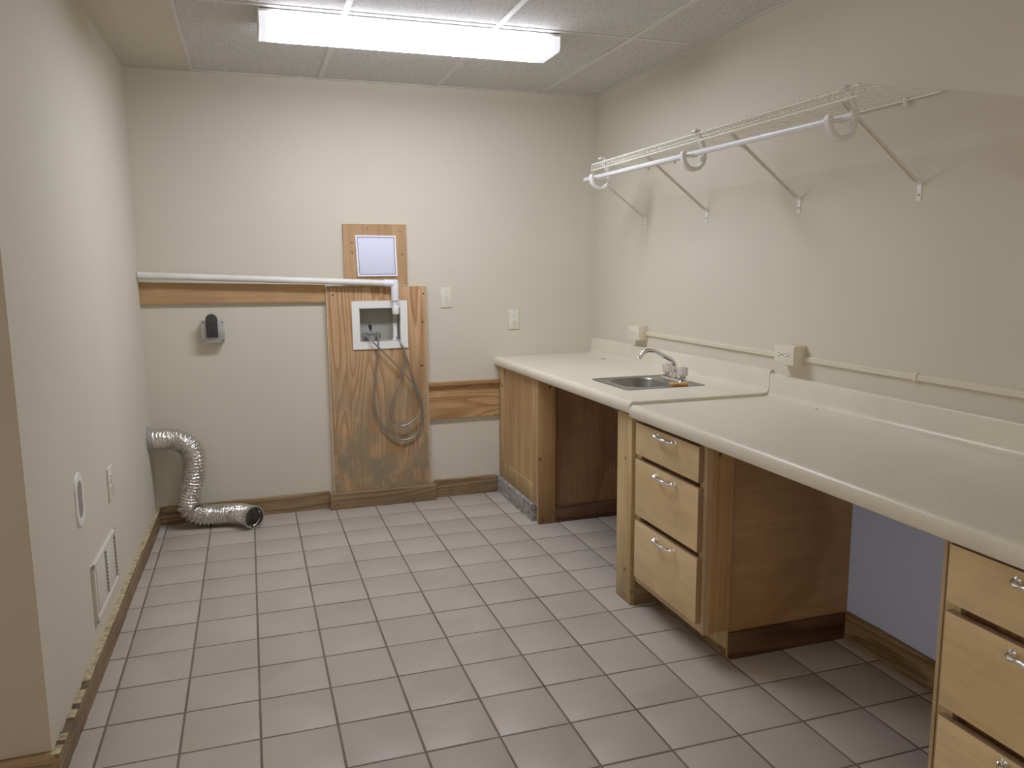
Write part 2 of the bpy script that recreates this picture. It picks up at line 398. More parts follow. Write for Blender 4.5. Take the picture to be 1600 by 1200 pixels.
# ------------------------------------------------------------------ baseboards
def ragged_board(p0, p1, th, h, n, jit, seed, low=None):
    """a board along p0->p1 with an uneven worn top edge; th goes to the right of the direction"""
    rnd = random.Random(seed); p0 = Vector((*p0,0)); p1 = Vector((*p1,0)); d = (p1-p0); nrm = Vector((d.y,-d.x,0)).normalized()
    rings = []
    for i in range(n+1):
        u = i/n; c = p0+d*u; hh = h+rnd.uniform(-jit, jit); tt = th+rnd.uniform(-jit, jit)*.35
        if low: hh, tt = low(u, hh, tt, rnd)
        rings.append([c+Vector((0,0,0)), c+nrm*tt, c+nrm*tt+Vector((0,0,hh-.003)), c+nrm*(tt-.003)+Vector((0,0,hh)), c+Vector((0,0,hh))])
    return MB().rings(rings)
mb = ragged_board((xw(YB)+.016, YB), (.832, YB), .016, .096, 30, .0012, 3)
tag(mb.build('baseboard_back', 'base_wood'), 'worn wooden baseboard along the back wall behind the foil duct', 'baseboard', kind='structure')
mb = ragged_board((1.423, YB), (1.80, YB), .016, .104, 14, .0012, 4)
tag(mb.build('baseboard_back_right', 'base_wood'), 'short wooden baseboard between plywood panel and counter cabinet', 'baseboard', kind='structure')
CH = [(.828,.846),(.889,.896),(.921,.950),(.971,.978)]
def broken(u, h, t, r):
    for a_, b_ in CH:
        if a_ < u < b_: return h-.008, t+.0008
    if u > .79: return h-.002, t
    return h+(.0015 if .3 < u < .52 else 0), t+(.002 if .3 < u < .52 else 0)
mb = ragged_board((xw(YB), YB), (xw(YC-.018), YC-.018), -.018, .092, 200, .0005, 5, broken)
bl = tag(mb.build('baseboard_left', ['base_wood_y', 'worn_top', 'rot'], smooth=20), 'worn wooden baseboard along the left wall, splintered near its front end', 'baseboard', kind='structure')
LB = YB-YC+.018
for p in bl.data.polygons:
    yy = p.center.y+bl.location.y; u = (YB-yy)/LB
    if p.normal.z > .5: p.material_index = 2 if any(a_-.003 < u < b_+.003 for a_, b_ in CH) else 1
mb = ragged_board((XL, YC), (xw(YC), YC), .018, .092, 20, .001, 6)
tag(mb.build('baseboard_front_left', 'base_wood'), 'wooden baseboard under the wall at the left edge', 'baseboard', kind='structure')
mb = ragged_board((XR, -.046), (XR, -.957), .016, .098, 20, .001, 8)
tag(mb.build('baseboard_right', 'base_wood_y'), 'worn wooden baseboard in the knee space below the long counter', 'baseboard', kind='structure')

# ------------------------------------------------------------------ ceiling light
r = thing('ceiling_light', 'lit white fluorescent ceiling light with wraparound lens', 'light', (1.158, 1.15, H-.0035))
org = r.location
LX0, LX1, LY0, LY1, LZ = .554, 1.763, 1.044, 1.262, 2.212
mb = MB().box(LX0+.004, LX1-.004, LY0+.006, LY1-.006, H-.014, H-.0035)
mb.build('housing', 'housing', r, org)
prof = [(LY0, H-.015), (LY0, LZ+.016), (LY0+.004, LZ+.005), (LY0+.014, LZ)]
prof2 = prof + [(LY1-(y-LY0), z) for y, z in prof[::-1]]
mb = MB().prism(prof2, 'x', LX0+.003, LX1-.003)
me_o = mb.build('diffuser', ['lens', 'lens_side'], r, org)
for p in me_o.data.polygons:
    if abs(p.normal.y) > .8 and abs(p.normal.x) < .1: p.material_index = 1
# lens materials read x from the thing's own space
for k in ('lens', 'lens_side'):
    for n in M[k].node_tree.nodes:
        if n.type == 'MATH' and n.operation == 'SUBTRACT': n.inputs[1].default_value = (LX0+LX1)/2-org.x
pe = [(LY0-.002, H-.0035), (LY0-.002, LZ+.014), (LY0+.012, LZ-.002), (LY1-.012, LZ-.002), (LY1+.002, LZ+.014), (LY1+.002, H-.0035)]
for x0 in (LX0-.001, LX1-.003):
    MB().prism(pe, 'x', x0, x0+.004).build('end_cap', 'housing', r, org)

# ------------------------------------------------------------------ back wall: boards, panel, hatch
mb = MB().prism([(xw(YB)+.001, 1.148), (.856, 1.141), (.856, 1.232), (xw(YB)+.001, 1.258)], 'y', 2.136, YB)
tag(mb.build('wall_board', 'board_pine', org=(.4,2.15,1.15)), 'long flat pine board on the back wall below the white pipe', 'board')
r = thing('mounting_rail', 'plywood rail with a top lip between panel and counter cabinet', 'board', (1.61, YB, .463)); org = r.location
MB().box(1.4, 1.817, 2.136, YB, .463, .655).build('face_board', 'ply_h', r, org)
MB().box(1.4, 1.817, 2.116, YB, .655, .674, bev=.001).build('top_lip', 'board_pine', r, org)

r = thing('plywood_panel', 'tall stained plywood panel holding the washer box and hoses', 'panel', (1.126, YB, 0)); org = r.location
mb = MB(); PX0, PX1, PY0, PY1 = .858, 1.395, 2.127, 2.1555
ox0, ox1, oz0, oz1 = .999, 1.277, .893, 1.129
mb.box(PX0, ox0, PY0, PY1, .088, 1.216); mb.box(ox1, PX1, PY0, PY1, .088, 1.216)
mb.box(ox0, ox1, PY0, PY1, .088, oz0); mb.box(ox0, ox1, PY0, PY1, oz1, 1.216)
mb.build('sheet', 'ply', r, org)
MB().box(PX0-.004, PX0+.003, PY0-.001, PY1, .088, 1.217).build('left_edge', 'ply_edge', r, org)
MB().box(PX1-.003, PX1+.004, PY0-.001, PY1, .088, 1.217).build('right_edge', 'ply_edge', r, org)
MB().box(.862, 1.30, PY0+.004, PY1, 1.2175, 1.226).build('top_strip', 'ply_edge', r, org)
bb = ragged_board((.832, PY1), (1.423, PY1), .058, .090, 16, .0012, 12).build('base_board', 'base_wood', r, org)
for x, z in ((.891,1.177), (1.381,1.175), (1.360,.776), (1.369,.774), (1.375,1.02)):
    MB().lathe([(.0045,0),(.0045,.0015)], (x, PY0-.0012, z), 'y', 10).build('screw_hole', 'hole', r, org)

r = thing('access_hatch', 'small white access door set in a knotty pine surround', 'hatch', (1.128, YB, 1.227)); org = r.location
mb = MB(); a0, a1, c0, c1 = .959, 1.298, 1.227, 1.551; d0, d1, e0, e1 = 1.026, 1.238, 1.277, 1.489
for bx in ((a0,d0,c0,c1), (d1,a1,c0,c1), (d0,d1,c0,e0), (d0,d1,e1,c1)): mb.box(bx[0], bx[1], 2.138, YB, bx[2], bx[3])
mb.build('wood_surround', 'hatch', r, org)
mb = MB(); w = .009
A = [(1.021,1.492),(1.238,1.490),(1.243,1.273),(1.028,1.273)]
def inset(q, d):
    cx = sum(p[0] for p in q)/4; cz = sum(p[1] for p in q)/4
    return [(x+d*(1 if x < cx else -1), z+d*(1 if z < cz else -1)) for x, z in q]
I = inset(A, w)
for k in range(4):
    q = [A[k], A[(k+1)%4], I[(k+1)%4], I[k]]; mb.prism(q, 'y', 2.129, 2.138)
mb.build('door_frame', 'cool_frame', r, org)
MB().prism(inset(A, w+.0035), 'y', 2.131, 2.140, bev=.001).build('hatch_door', 'cool_white', r, org)
MB().prism(I, 'y', 2.1372, 2.1385).build('door_gap', 'taupe', r, org)
for x in (1.0365, 1.2295): MB().box(x-.002, x+.002, 2.128, 2.131, 1.352, 1.364).build('catch', 'galv', r, org)

# ------------------------------------------------------------------ washer outlet box
r = thing('washer_box', 'recessed white washing machine supply box in the plywood panel', 'utility box', (1.138, 2.127, .877)); org = r.location
mb = MB(); f0, f1, k0, k1 = .987, 1.289, .880, 1.141
for bx in ((f0,HX0,k0,k1), (HX1,f1,k0,k1), (HX0,HX1,k0,HZ0), (HX0,HX1,HZ1,k1)): mb.box(bx[0], bx[1], 2.1195, 2.1265, bx[2], bx[3])
mb.build('face_plate', 'white_plastic', r, org)
mb = MB(); D = 2.205; tk = .003; G = .0008
mb.box(HX0+G, HX1-G, D-tk, D, HZ0+G, HZ1-G)
mb.box(HX0+G, HX0+tk, 2.1265, D, HZ0+G, HZ1-G); mb.box(HX1-tk, HX1-G, 2.1265, D, HZ0+G, HZ1-G)
mb.box(HX0+G, HX1-G, 2.1265, D, HZ0+G, HZ0+tk); mb.box(HX0+G, HX1-G, 2.1265, D, HZ1-tk, HZ1-G)
mb.build('recess', 'box_inner', r, org)
# paired valve with lever
mb = MB()
VY = 2.150
for x in (1.061, 1.124):
    mb.lathe([(.010,0),(.018,.002),(.018,.022),(.012,.026),(.012,.04)], (x, VY-.026, .953), 'y', 16)
    mb.lathe([(.012,0),(.012,.034),(.007,.04)], (x, VY-.002, HZ0+.004), 'z', 14)
mb.tube([(1.061,VY,.962),(1.124,VY,.962)], .008, 10)
mb.tube([(1.092,VY,.962),(1.089,VY-.004,.990)], .0035, 8)
mb.build('valve', 'brass', r, org)
mb = MB().tube([(1.0895,VY-.003,.982),(1.088,VY-.006,.990),(1.085,VY-.010,1.008),(1.084,VY-.011,1.014)], [.004,.0085,.009,.006], 10)
mb.build('valve_lever', 'black', r, org)
MB().lathe([(.020,0),(.020,.006),(.014,.006),(.014,.001)], (1.224, 2.150, HZ0+.003), 'z', 20, cap=False).build('drain_ring', 'white_plastic', r, org)

# drain pipe
r = thing('drain_pipe', 'long white drain pipe across the back wall, turning down into the washer box', 'pipe', (.55, 2.095, 1.23)); org = r.location
py = 2.096
mb = MB().tube([(xw(py)+.002, py, 1.292), (1.165, py, 1.237)], .0165, 20)
mb.build('long_pipe', 'pvc', r, org)
MB().tube([(xw(py)+.003, py, 1.2918), (.07, py, 1.2866)], .0185, 20).build('sleeve', 'pvc', r, org)
MB().tube([(1.160, py, 1.2375), (1.196, py, 1.2355)], .0195, 20).build('coupling', 'pvc_white', r, org)
ex = 1.219
mb = MB().lathe([(.0205,1.142),(.0205,1.240),(.019,1.250),(.012,1.2545)], (ex, py, 0), 'z', 20)
mb.tube([(1.19, py, 1.2355), (ex, py, 1.234)], .0205, 20)
mb.build('elbow', 'pvc_white', r, org)
MB().lathe([(.0150,1.105),(.0150,1.145)], (ex, py, 0), 'z', 18).build('down_pipe', 'pvc_white', r, org)
MB().lathe([(.0165,1.068),(.0185,1.072),(.0185,1.110),(.0165,1.113)], (ex+.001, py, 0), 'z', 18).build('air_gap_fitting', 'white_plastic', r, org)
MB().tube([(ex, py, 1.07), (ex+.004, 2.135, 1.045), (ex+.005, 2.15, 1.02)], .013, 16).build('outlet_bend', 'box_inner', r, org)
MB().lathe([(.0125,.926),(.0125,1.03)], (ex+.005, 2.150, 0), 'z', 16).build('standpipe', 'white_plastic', r, org)

# hoses: traced loops hanging in front of the panel
def px(u, v, y=None, x=None, z=None):
    """world point seen at photo pixel (u, v) on a plane -- used only to lay out things where they stand"""
    f = 1232.0; d = RM @ Vector(((u-800)/f, -(v-600)/f, -1.0))
    a, val = (1, y) if y is not None else ((0, x) if x is not None else (2, z))
    k = (val-CAM[a])/d[a]; return CAM+d*k
RX, RY, RZ = 1.42239652, 0.00829405546, -0.321137691
RM = Matrix.Rotation(RZ,3,'Z') @ Matrix.Rotation(RY,3,'Y') @ Matrix.Rotation(RX,3,'X')
CAM = Vector((2.16037076, -10.1858389, 6.14747706))*T
hA = [(571.5,524),(581,533),(592.7,544),(605,556),(618,569),(630,581),(640.5,594),(652.5,612.5),(658.5,635),(655.5,648),(641,661),(627.5,665),(615.5,658),(610.8,645),(612.5,630),(620,610),(628.5,588),(633,568),(633.5,556),(629.5,540),(623.5,529)]
hB = [(591,525),(591,540),(589,560),(586.7,587),(585,615),(586.5,640),(595,660),(610,679),(630,687.5),(647.5,681),(657.5,665),(660,640),(654.5,615),(647,594),(640.5,573),(634.5,556),(629,543),(624,531)]
for nm, pts, lab, y0, amp in (('hose_a', hA, 'braided steel washer hose from the left valve, crossing over and hanging in the shorter loop', 2.098, .006),
                         ('hose_b', hB, 'braided steel washer hose from the right valve, hanging in the lower, wider loop', 2.112, .004)):
    n = len(pts); P = []
    for i, (u, v) in enumerate(pts):
        y = y0 - amp*math.sin(PI*i/(n-1))
        if i == n-1: y = 2.15
        P.append(px(u, v, y=y))
    P[0] = Vector((1.061 if nm == 'hose_a' else 1.124, 2.1235, .953))
    P[-1] = Vector((1.226 if nm == 'hose_a' else 1.232, 2.142 if nm == 'hose_a' else 2.155, .940))
    P.append(P[-1]+Vector((0,.002,-.012)))
    r = thing('washer_hose', lab, 'hose', P[0]); org = r.location
    MB().tube(spline(P, 8), .0046, 10).build('braided_hose', 'hose', r, org)
    MB().tube([P[0]+Vector((0,.001,0)), P[0]+(P[1]-P[0]).normalized()*.024], .0085, 12).build('crimp_fitting', 'brass', r, org)

# ------------------------------------------------------------------ outlets
def slots(mb, cx, cz, vert=True, y=-.0095):
    def R(x0, x1, z0, z1):
        if vert: mb.box(cx+x0, cx+x1, y-.0006, y+.001, cz+z0, cz+z1)
        else: mb.box(cx-z1, cx-z0, y-.0006, y+.001, cz+x0, cz+x1)
    R(-.0075,-.0050,.0005,.0100); R(.0050,.0072,.0015,.0095); R(-.0026,.0026,-.0105,-.0052)
def stadium(w, h, n=8):
    r = w/2; pts = []
    for s, c in ((1, h/2-r), (-1, -(h/2-r))):
        for k in range(n+1):
            a = (0 if s > 0 else PI)+PI*k/n; pts.append((r*math.cos(a), c+r*math.sin(a)))
    return pts
def recept_face(cx, cz, vert=True, y=-.0085, r=.0165):
    pts = [(cx+max(-r*.82, min(r*.82, r*math.cos(a)))*(1), cz+r*math.sin(a)) for a in [2*PI*k/24 for k in range(24)]]
    if not vert: pts = [(cx+(q[1]-cz), cz+(q[0]-cx)) for q in pts]
    return MB().prism(pts, 'y', y-.001, -.003)
def wall_outlet(kind, label, loc, rz, w=.070, h=.114, group=None):
    r = thing('wall_outlet', label, 'outlet', loc, rz, group)
    MB().box(-w/2, w/2, -.0065, 0, -h/2, h/2, bev=.002).build('cover_plate', 'ivory', r)
    if kind == 'single':
        recept_face(0, 0, y=-.0075, r=.0175).build('receptacle', 'receptacle', r)
        mb = MB(); slots(mb, 0, .0, y=-.0088); mb.build('slots', 'black', r)
        zs = (.030, -.030)
    elif kind == 'decora':
        MB().box(-.0165, .0165, -.0085, -.003, -.033, .033, bev=.001).build('receptacle', 'receptacle', r)
        mb = MB(); slots(mb, 0, .018, y=-.0088); slots(mb, 0, -.019, y=-.0088); mb.build('slots', 'black', r)
        zs = (.048, -.048)
    elif kind == 'duplex':
        for z in (.0195, -.0195): recept_face(0, z, y=-.0078).build('receptacle', 'receptacle', r)
        mb = MB(); slots(mb, 0, .0195, y=-.0088); slots(mb, 0, -.0195, y=-.0088); mb.build('slots', 'black', r)
        zs = (0,)
    for z in zs: MB().lathe([(.0028,-.0078),(.0028,-.004)], (0,0,z), 'y', 10).build('screw', 'galv', r)
    return r
wall_outlet('single', 'ivory single-socket wall outlet just right of the plywood panel', (1.517, YB, 1.151), 0, .064, .112)
wall_outlet('decora', 'ivory two-socket wall outlet above the far end of the counter', (1.917, YB, 1.018), 0, .064, .116)
wall_outlet('duplex', 'ivory wall outlet low on the left wall, beyond the oval plate', (xw(1.0), 1.0, .532), PI/2+LROT, .084, .125)

def box_outlet(label, y, z, group=None):
    r = thing('surface_outlet', label, 'outlet', (XR, y, z), -PI/2)
    MB().box(-.059, .059, -.052, 0, -.037, .037, bev=.002).build('outlet_box', 'almond', r)
    MB().box(-.0575, .0575, -.0555, -.052, -.0355, .0355, bev=.001).build('cover_plate', 'ivory', r)
    for x in (-.0195, .0195):
        o = recept_face(x, 0, False, y=-.0075); o.build('receptacle', 'receptacle', r).location = (0,-.0485,0)
    mb = MB(); slots(mb, -.0195, 0, False, y=-.0088); slots(mb, .0195, 0, False, y=-.0088)
    mb.build('slots', 'black', r).location = (0,-.0487,0)
    MB().lathe([(.0028,-.0575),(.0028,-.053)], (0,0,0), 'y', 10).build('screw', 'galv', r)
box_outlet('boxed ivory outlet on the right wall nearest the back corner', 1.540, .970)
box_outlet('boxed ivory outlet on the right wall above the counter seam', .302, .981)
def raceway(y0, y1, label, coup=None):
    r = thing('cable_raceway', label, 'raceway', (XR, (y0+y1)/2, .97)); org = r.location
    pr = [(XR, .957), (XR-.010, .9585), (XR-.0125, .961), (XR-.0125, .976), (XR-.010, .9785), (XR, .980)]
    MB().prism(pr, 'y', y0, y1).build('channel', 'almond', r, org)
    for c in coup or ():
        pc = [(XR, .954), (XR-.012, .9555), (XR-.015, .959), (XR-.015, .978), (XR-.012, .9815), (XR, .983)]
        MB().prism(pc, 'y', c-.008, c+.008).build('connector', 'almond', r, org)
raceway(.363, 1.479, 'thin cream cable channel running between the two boxed outlets')
raceway(-1.9, .241, 'thin cream cable channel running from the seam outlet toward the right edge', (-.278,))

# range outlet
r = thing('dryer_outlet', 'square metal junction box with a black dryer socket on the back wall', 'outlet', (.281, YB, 1.004)); org = r.location
MB().box(.230, .334, 2.108, YB, .949, 1.060, bev=.002).build('metal_box', 'galv', r, org)
MB().box(.2265, .3375, 2.1035, 2.108, .9465, 1.0625, bev=.001).build('cover_plate', 'galv', r, org)
pts = [(.250,.974), (.307,.974), (.307,1.066)] + [(.2785+.0285*math.cos(a), 1.066+.0285*math.sin(a)) for a in [PI*k/12 for k in range(1,12)]] + [(.250,1.066)]
MB().prism(pts, 'y', 2.092, 2.1035, bev=.0015).build('socket', 'black', r, org)
for x, z in ((.270,1.045), (.287,1.045), (.2785,1.005)): B(x-.002, x+.002, 2.0912, 2.0925, z-.007, z+.007).build('socket_slot', 'hole', r, org)
for x, z in ((.236,1.052),(.329,1.052),(.236,.957),(.329,.957)):
    MB().lathe([(.0035,2.1015),(.0035,2.104)], (x,0,z), 'y', 10).build('screw', 'black', r, org)

# left wall plates (local: face toward -y, turned to face +x)
r = thing('oval_plate', 'white oval wall plate with a taupe insert on the left wall', 'wall plate', (xw(.50), .50, .612), PI/2+LROT)
mb = MB(); o_ = stadium(.105, .172, 12); i_ = stadium(.048, .104, 12); rings = []
for pts, y in ((o_, 0), (o_, -.0035), (stadium(.100,.167,12), -.006), (stadium(.068,.122,12), -.006), (stadium(.065,.119,12), -.0045), (stadium(.065,.119,12), -.001)):
    rings.append([(p[0], y, p[1]) for p in pts])
mb.rings(rings, True, False); mb.build('plate', 'white_plastic', r)
MB().prism(stadium(.064, .118, 12), 'y', -.0048, -.0015).build('insert', 'taupe', r)
r = thing('wall_vent', 'white sheet metal air grille low on the left wall', 'vent', (xw(.775), .775, .266), PI/2+LROT)
mb = MB(); W2, H2 = .205, .098
mb.box(-W2, W2, -.004, 0, -H2, H2)
for a in ((-W2, W2, H2-.014, H2), (-W2, W2, -H2, -H2+.014), (-W2, -W2+.016, -H2, H2), (W2-.016, W2, -H2, H2)):
    mb.box(a[0], a[1], -.012, -.004, a[2], a[3], bev=.0015)
mb.build('grille_frame', 'vent', r)
mb = MB()
for c in (-.088, .088): mb.box(c-.072, c+.072, -.009, -.004, -H2+.022, H2-.022, bev=.002)
mb.build('louvre_panel', 'vent', r)
for c in (.010, .172):
    mb = MB()
    for k in range(11):
        z = -.070+k*.0140; mb.box(c-.005, c+.005, -.0102, -.0088, z-.0030, z+.0030)
    mb.build('slot_column', 'hole', r)

# ------------------------------------------------------------------ dryer duct
r = thing('dryer_duct', 'crinkled silver foil dryer duct curling down from the left wall onto the floor', 'duct', (.15, 2.06, 0)); org = r.location
ctr = [(xw(2.05)+.004,2.058,.476),(.03,2.058,.473),(.078,2.057,.464),(.122,2.055,.438),(.147,2.055,.398),(.155,2.055,.345),(.148,2.055,.28),(.134,2.053,.215),(.118,2.050,.155),(.118,2.048,.105),(.148,2.045,.075),(.20,2.043,.0605),(.26,2.038,.059),(.32,2.025,.060),(.365,2.000,.060),(.405,1.962,.060),(.430,1.925,.060)]
raw = spline(ctr, 24)
# resample evenly
L = [0]
for a, b in zip(raw, raw[1:]): L.append(L[-1]+(b-a).length)
tot = L[-1]; ns = int(tot/.0022); path = []; j = 0
for i in range(ns+1):
    s = tot*i/ns
    while j < len(L)-2 and L[j+1] < s: j += 1
    k = (s-L[j])/max(1e-9, L[j+1]-L[j]); path.append(raw[j].lerp(raw[j+1], k))
rings = []; seg = 48; up = Vector((0,0,1)); rnd = random.Random(2)
ph = [rnd.uniform(0, 6.28) for _ in range(40)]
for i, p in enumerate(path):
    s = tot*i/ns; d = (path[min(i+1,ns)]-path[max(i-1,0)]).normalized()
    if i == 0: up = Vector((0,0,1))
    a = (up-d*up.dot(d)).normalized(); up = a; b = d.cross(a)
    amp = .0052 if .11 < s < .62 else .0036
    if s < .085: amp = .0012
    base = .0525 if s < .085 else .0535
    if s > tot-.02: amp, base = .0005, .056
    rg = []
    for k in range(seg):
        t_ = 2*PI*k/seg
        w = math.sin(2*PI*s/.0165+.9*math.sin(2*t_+ph[0]+s*20)+.5*math.sin(5*t_+ph[1]+s*47))
        cr = .0018*math.sin(7*t_+ph[2]+s*160)*math.sin(s*230+3*t_+ph[3]) + .0012*rnd.uniform(-1,1)
        rr = base+amp*w+(cr if s > .03 else 0)
        q = p+a*rr*math.cos(t_)+b*rr*math.sin(t_)
        if q.z < .002: q.z = .002
        rg.append(q)
    rings.append(rg)
d = (path[-1]-path[-2]).normalized(); b = d.cross(up)
for off, rr in ((0,.053), (-.012,.052), (-.05,.050)):
    rings.append([path[-1]+d*off+up*rr*math.cos(2*PI*k/seg)+b*rr*math.sin(2*PI*k/seg) for k in range(seg)])
MB().rings(rings, False, False).build('foil_hose', 'foil', r, org, smooth=60)
MB().rings([[path[-1]+d*o_+up*rr*math.cos(2*PI*k/32)+b*rr*math.sin(2*PI*k/32) for k in range(32)] for o_, rr in ((-.049,.0505),(-.051,.049),(-.062,.040),(-.064,.01))], False, True).build('shade_cap', 'duct_shade', r, org)  # added cap closing the tube, painted dark as the shade of its depth
mb = MB()
p = path[-1]; mb.rings([[p+d*o_+up*rr*math.cos(2*PI*k/40)+b*rr*math.sin(2*PI*k/40) for k in range(40)] for o_, rr in ((-.006,.0585),(.003,.0585),(.003,.0535),(-.006,.0535),(-.006,.0585))], False, False)
mb.build('end_collar', 'galv', r, org)
mb = MB(); xx = xw(2.058)
mb.lathe([(.066,0),(.066,.004),(.057,.006),(.057,.020),(.052,.020),(.052,0)], (xx+.001,2.058,.476), 'x', 36, cap=False)
mb.build('wall_collar', 'galv', r, org)

# ------------------------------------------------------------------ countertops
def counter_profile(x0=None, x1=None):
    """closed x-z outline of the slab between x0 and x1 (None = to the natural edge)"""
    Z = .803
    front = [(1.797,.7585), (1.7935,.765), (1.793,.785), (1.796,.795), (1.802,.8015), (1.811,.8048), (1.822,.8042), (1.832,.803)]
    back = [(2.385,.803), (2.397,.8055), (2.405,.812), (2.4085,.824), (2.410,.884), (2.4135,.8915), (2.420,.894), (XR-.0005,.894), (XR-.0005,.765)]
    if x0 is None and x1 is None: return front+back+[(1.822,.765),(1.820,.7585)]
    if x0 is None: return front+[(x1,.803),(x1,.765),(1.822,.765),(1.820,.7585)]
    return [(x0,.803)]+back+[(x0,.765)]
def slope(ob, y0, y1, dz0, dz1):
    oy = ob.location.y
    for v in ob.data.vertices:
        y = v.co.y+oy; v.co.z += dz0+(dz1-dz0)*(y-y0)/(y1-y0)
SY0, SY1 = .430, YB-.0005
ct = thing('countertop', 'cream laminate countertop section with the small sink', 'countertop', (2.1, 1.3, .76))
mb = MB(); hx0, hx1, hy0, hy1 = 1.940, 2.262, .716, 1.030
mb.prism(counter_profile(), 'y', SY0, hy0); mb.prism(counter_profile(None, hx0), 'y', hy0, hy1); mb.prism(counter_profile(hx1, None), 'y', hy0, hy1); mb.prism(counter_profile(), 'y', hy1, SY1)
bmesh.ops.remove_doubles(mb.bm, verts=mb.bm.verts, dist=.0001)
o = mb.build('slab', 'counter', ct, ct.location)
for v in o.data.vertices: v.co.z += .012*(1-(v.co.y+1.3-SY0)/(SY1-SY0))
zc = lambda y: .803+.012*(1-(y-SY0)/(SY1-SY0))
p = px(943,561,z=zc(1.85)); MB().lathe([(.014,0),(.014,.0006)], (p.x, p.y, zc(p.y)+.0001), 'z', 14).build('drill_hole', 'hole', ct, ct.location)
ct = thing('countertop', 'long cream laminate countertop section running out of the right edge', 'countertop', (2.1, -.6, .76))
mb = MB().prism(counter_profile(), 'y', -1.62, SY0-.0015); mb.build('slab', 'counter', ct, ct.location)
p = px(1280,639,z=.803); MB().lathe([(.013,0),(.013,.0006)], (p.x, p.y, .8031), 'z', 14).build('drill_hole', 'hole', ct, ct.location)

# sink
def rrect(x0, x1, y0, y1, r, n=6):
    pts = []
    for cx, cy, a0 in ((x1-r,y1-r,0), (x0+r,y1-r,PI/2), (x0+r,y0+r,PI), (x1-r,y0+r,3*PI/2)):
        for k in range(n+1): a = a0+PI/2*k/n; pts.append((cx+r*math.cos(a), cy+r*math.sin(a)))
    return pts
zs = zc(.87)
r = thing('bar_sink', 'small square stainless steel sink set into the counter', 'sink', (2.10, .873, zs)); org = r.location
X0, X1, Y0, Y1 = 1.915, 2.292, .692, 1.056
rings = []
for dx, dz, rad in ((0,.0005,.018), (.003,.0035,.018), (.012,.004,.018)):
    rings.append([(x, y, zs+dz) for x, y in rrect(X0+dx, X1-dx, Y0+dx, Y1-dx, rad, 10)])
bx = (1.958, 2.186, .742, 1.016)
rings.append([(x, y, zs+.0015) for x, y in rrect(1.934, 2.272, .711, 1.037, .03, 10)])
rings.append([(x, y, zs+.0015) for x, y in rrect(*bx, .085, 10)])
rings.append([(x, y, zs-.006) for x, y in rrect(bx[0]+.005, bx[1]-.005, bx[2]+.005, bx[3]-.005, .081, 10)])
rings.append([(x, y, zs-.125) for x, y in rrect(bx[0]+.012, bx[1]-.012, bx[2]+.012, bx[3]-.012, .075, 10)])
rings.append([(x, y, zs-.140) for x, y in rrect(bx[0]+.030, bx[1]-.030, bx[2]+.030, bx[3]-.030, .06, 10)])
MB().rings(rings, False, True).build('basin', 'steel', r, org, smooth=50)
MB().lathe([(.035,0),(.033,.003),(.024,.001)], (2.07,.874,zs-.1398), 'z', 24).build('drain', 'chrome', r, org)

# faucet
r = thing('faucet', 'chrome faucet with a curved spout and two clear knobs behind the sink', 'faucet', (2.238, .868, zs+.0015)); org = r.location
fz = zs+.0016
rings = [[(x, y, z) for x, y in rrect(2.238-w, 2.238+w, .868-l, .868+l, w*.98)] for w, l, z in ((.026,.092,fz),(.026,.092,fz+.006),(.020,.086,fz+.014),(.010,.07,fz+.017))]
MB().rings(rings).build('base_plate', 'chrome', r, org)
sp = spline([(2.240,.872,fz+.01),(2.240,.872,fz+.055),(2.238,.873,fz+.072),(2.222,.876,fz+.092),(2.19,.88,fz+.110),(2.15,.886,fz+.132),(2.122,.89,fz+.138),(2.098,.894,fz+.131),(2.082,.897,fz+.112),(2.076,.898,fz+.101)], 6)
mb = MB().tube(sp, [.0095]*(len(sp)-6)+[.0095,.0095,.0098,.0105,.0105,.0105], 16)
mb.lathe([(.015,fz+.008),(.014,fz+.045),(.011,fz+.05)], (2.240,.872,0), 'z', 20)
mb.build('spout', 'chrome', r, org)
for y in (.930, .797):
    MB().lathe([(.019,fz+.012),(.019,fz+.020),(.014,fz+.024),(.010,fz+.030)], (2.236,y,0), 'z', 20).build('valve_body', 'chrome', r, org)
    pts = []
    mb = MB(); rings = []
    for rad, z in ((.017,.030),(.0215,.034),(.0225,.060),(.0205,.067),(.012,.068)):
        rings.append([(2.236+(rad*(1-.06*(k%2)))*math.cos(2*PI*k/28), y+(rad*(1-.06*(k%2)))*math.sin(2*PI*k/28), fz+z) for k in range(28)])
    kb = mb.rings(rings).build('knob', 'acrylic', r, org)
    MB().lathe([(.008,.068),(.008,.070)], (2.236,y,fz), 'z', 14).build('knob_cap', 'chrome', r, org)
MB().lathe([(.0035,0),(.0035,.05),(.006,.052),(.006,.058)], (2.262,.845,fz+.004), 'z', 10).build('pull_rod', 'chrome', r, org)

# tan brush resting on the near edge of the sink
a = px(1061,604,z=zs+.012); bb_ = px(1090,603.5,z=zs+.012)
r = thing('nail_brush', 'small tan wooden block with orange underside on the sink rim', 'brush', ((a.x+bb_.x)/2, .712, zs+.0042)); org = r.location
L2 = .040
mb = MB(); rings = []
mb.box(-L2, L2, -.013, .013, .006, .0135, bev=.003); o = mb.build('handle', 'soap', r); 
mb = MB(); mb.box(-L2+.004, L2-.004, -.011, .011, 0, .0061, bev=.001); o2 = mb.build('bristle_base', 'soap2', r)
r.rotation_euler = (0,0,-.05)

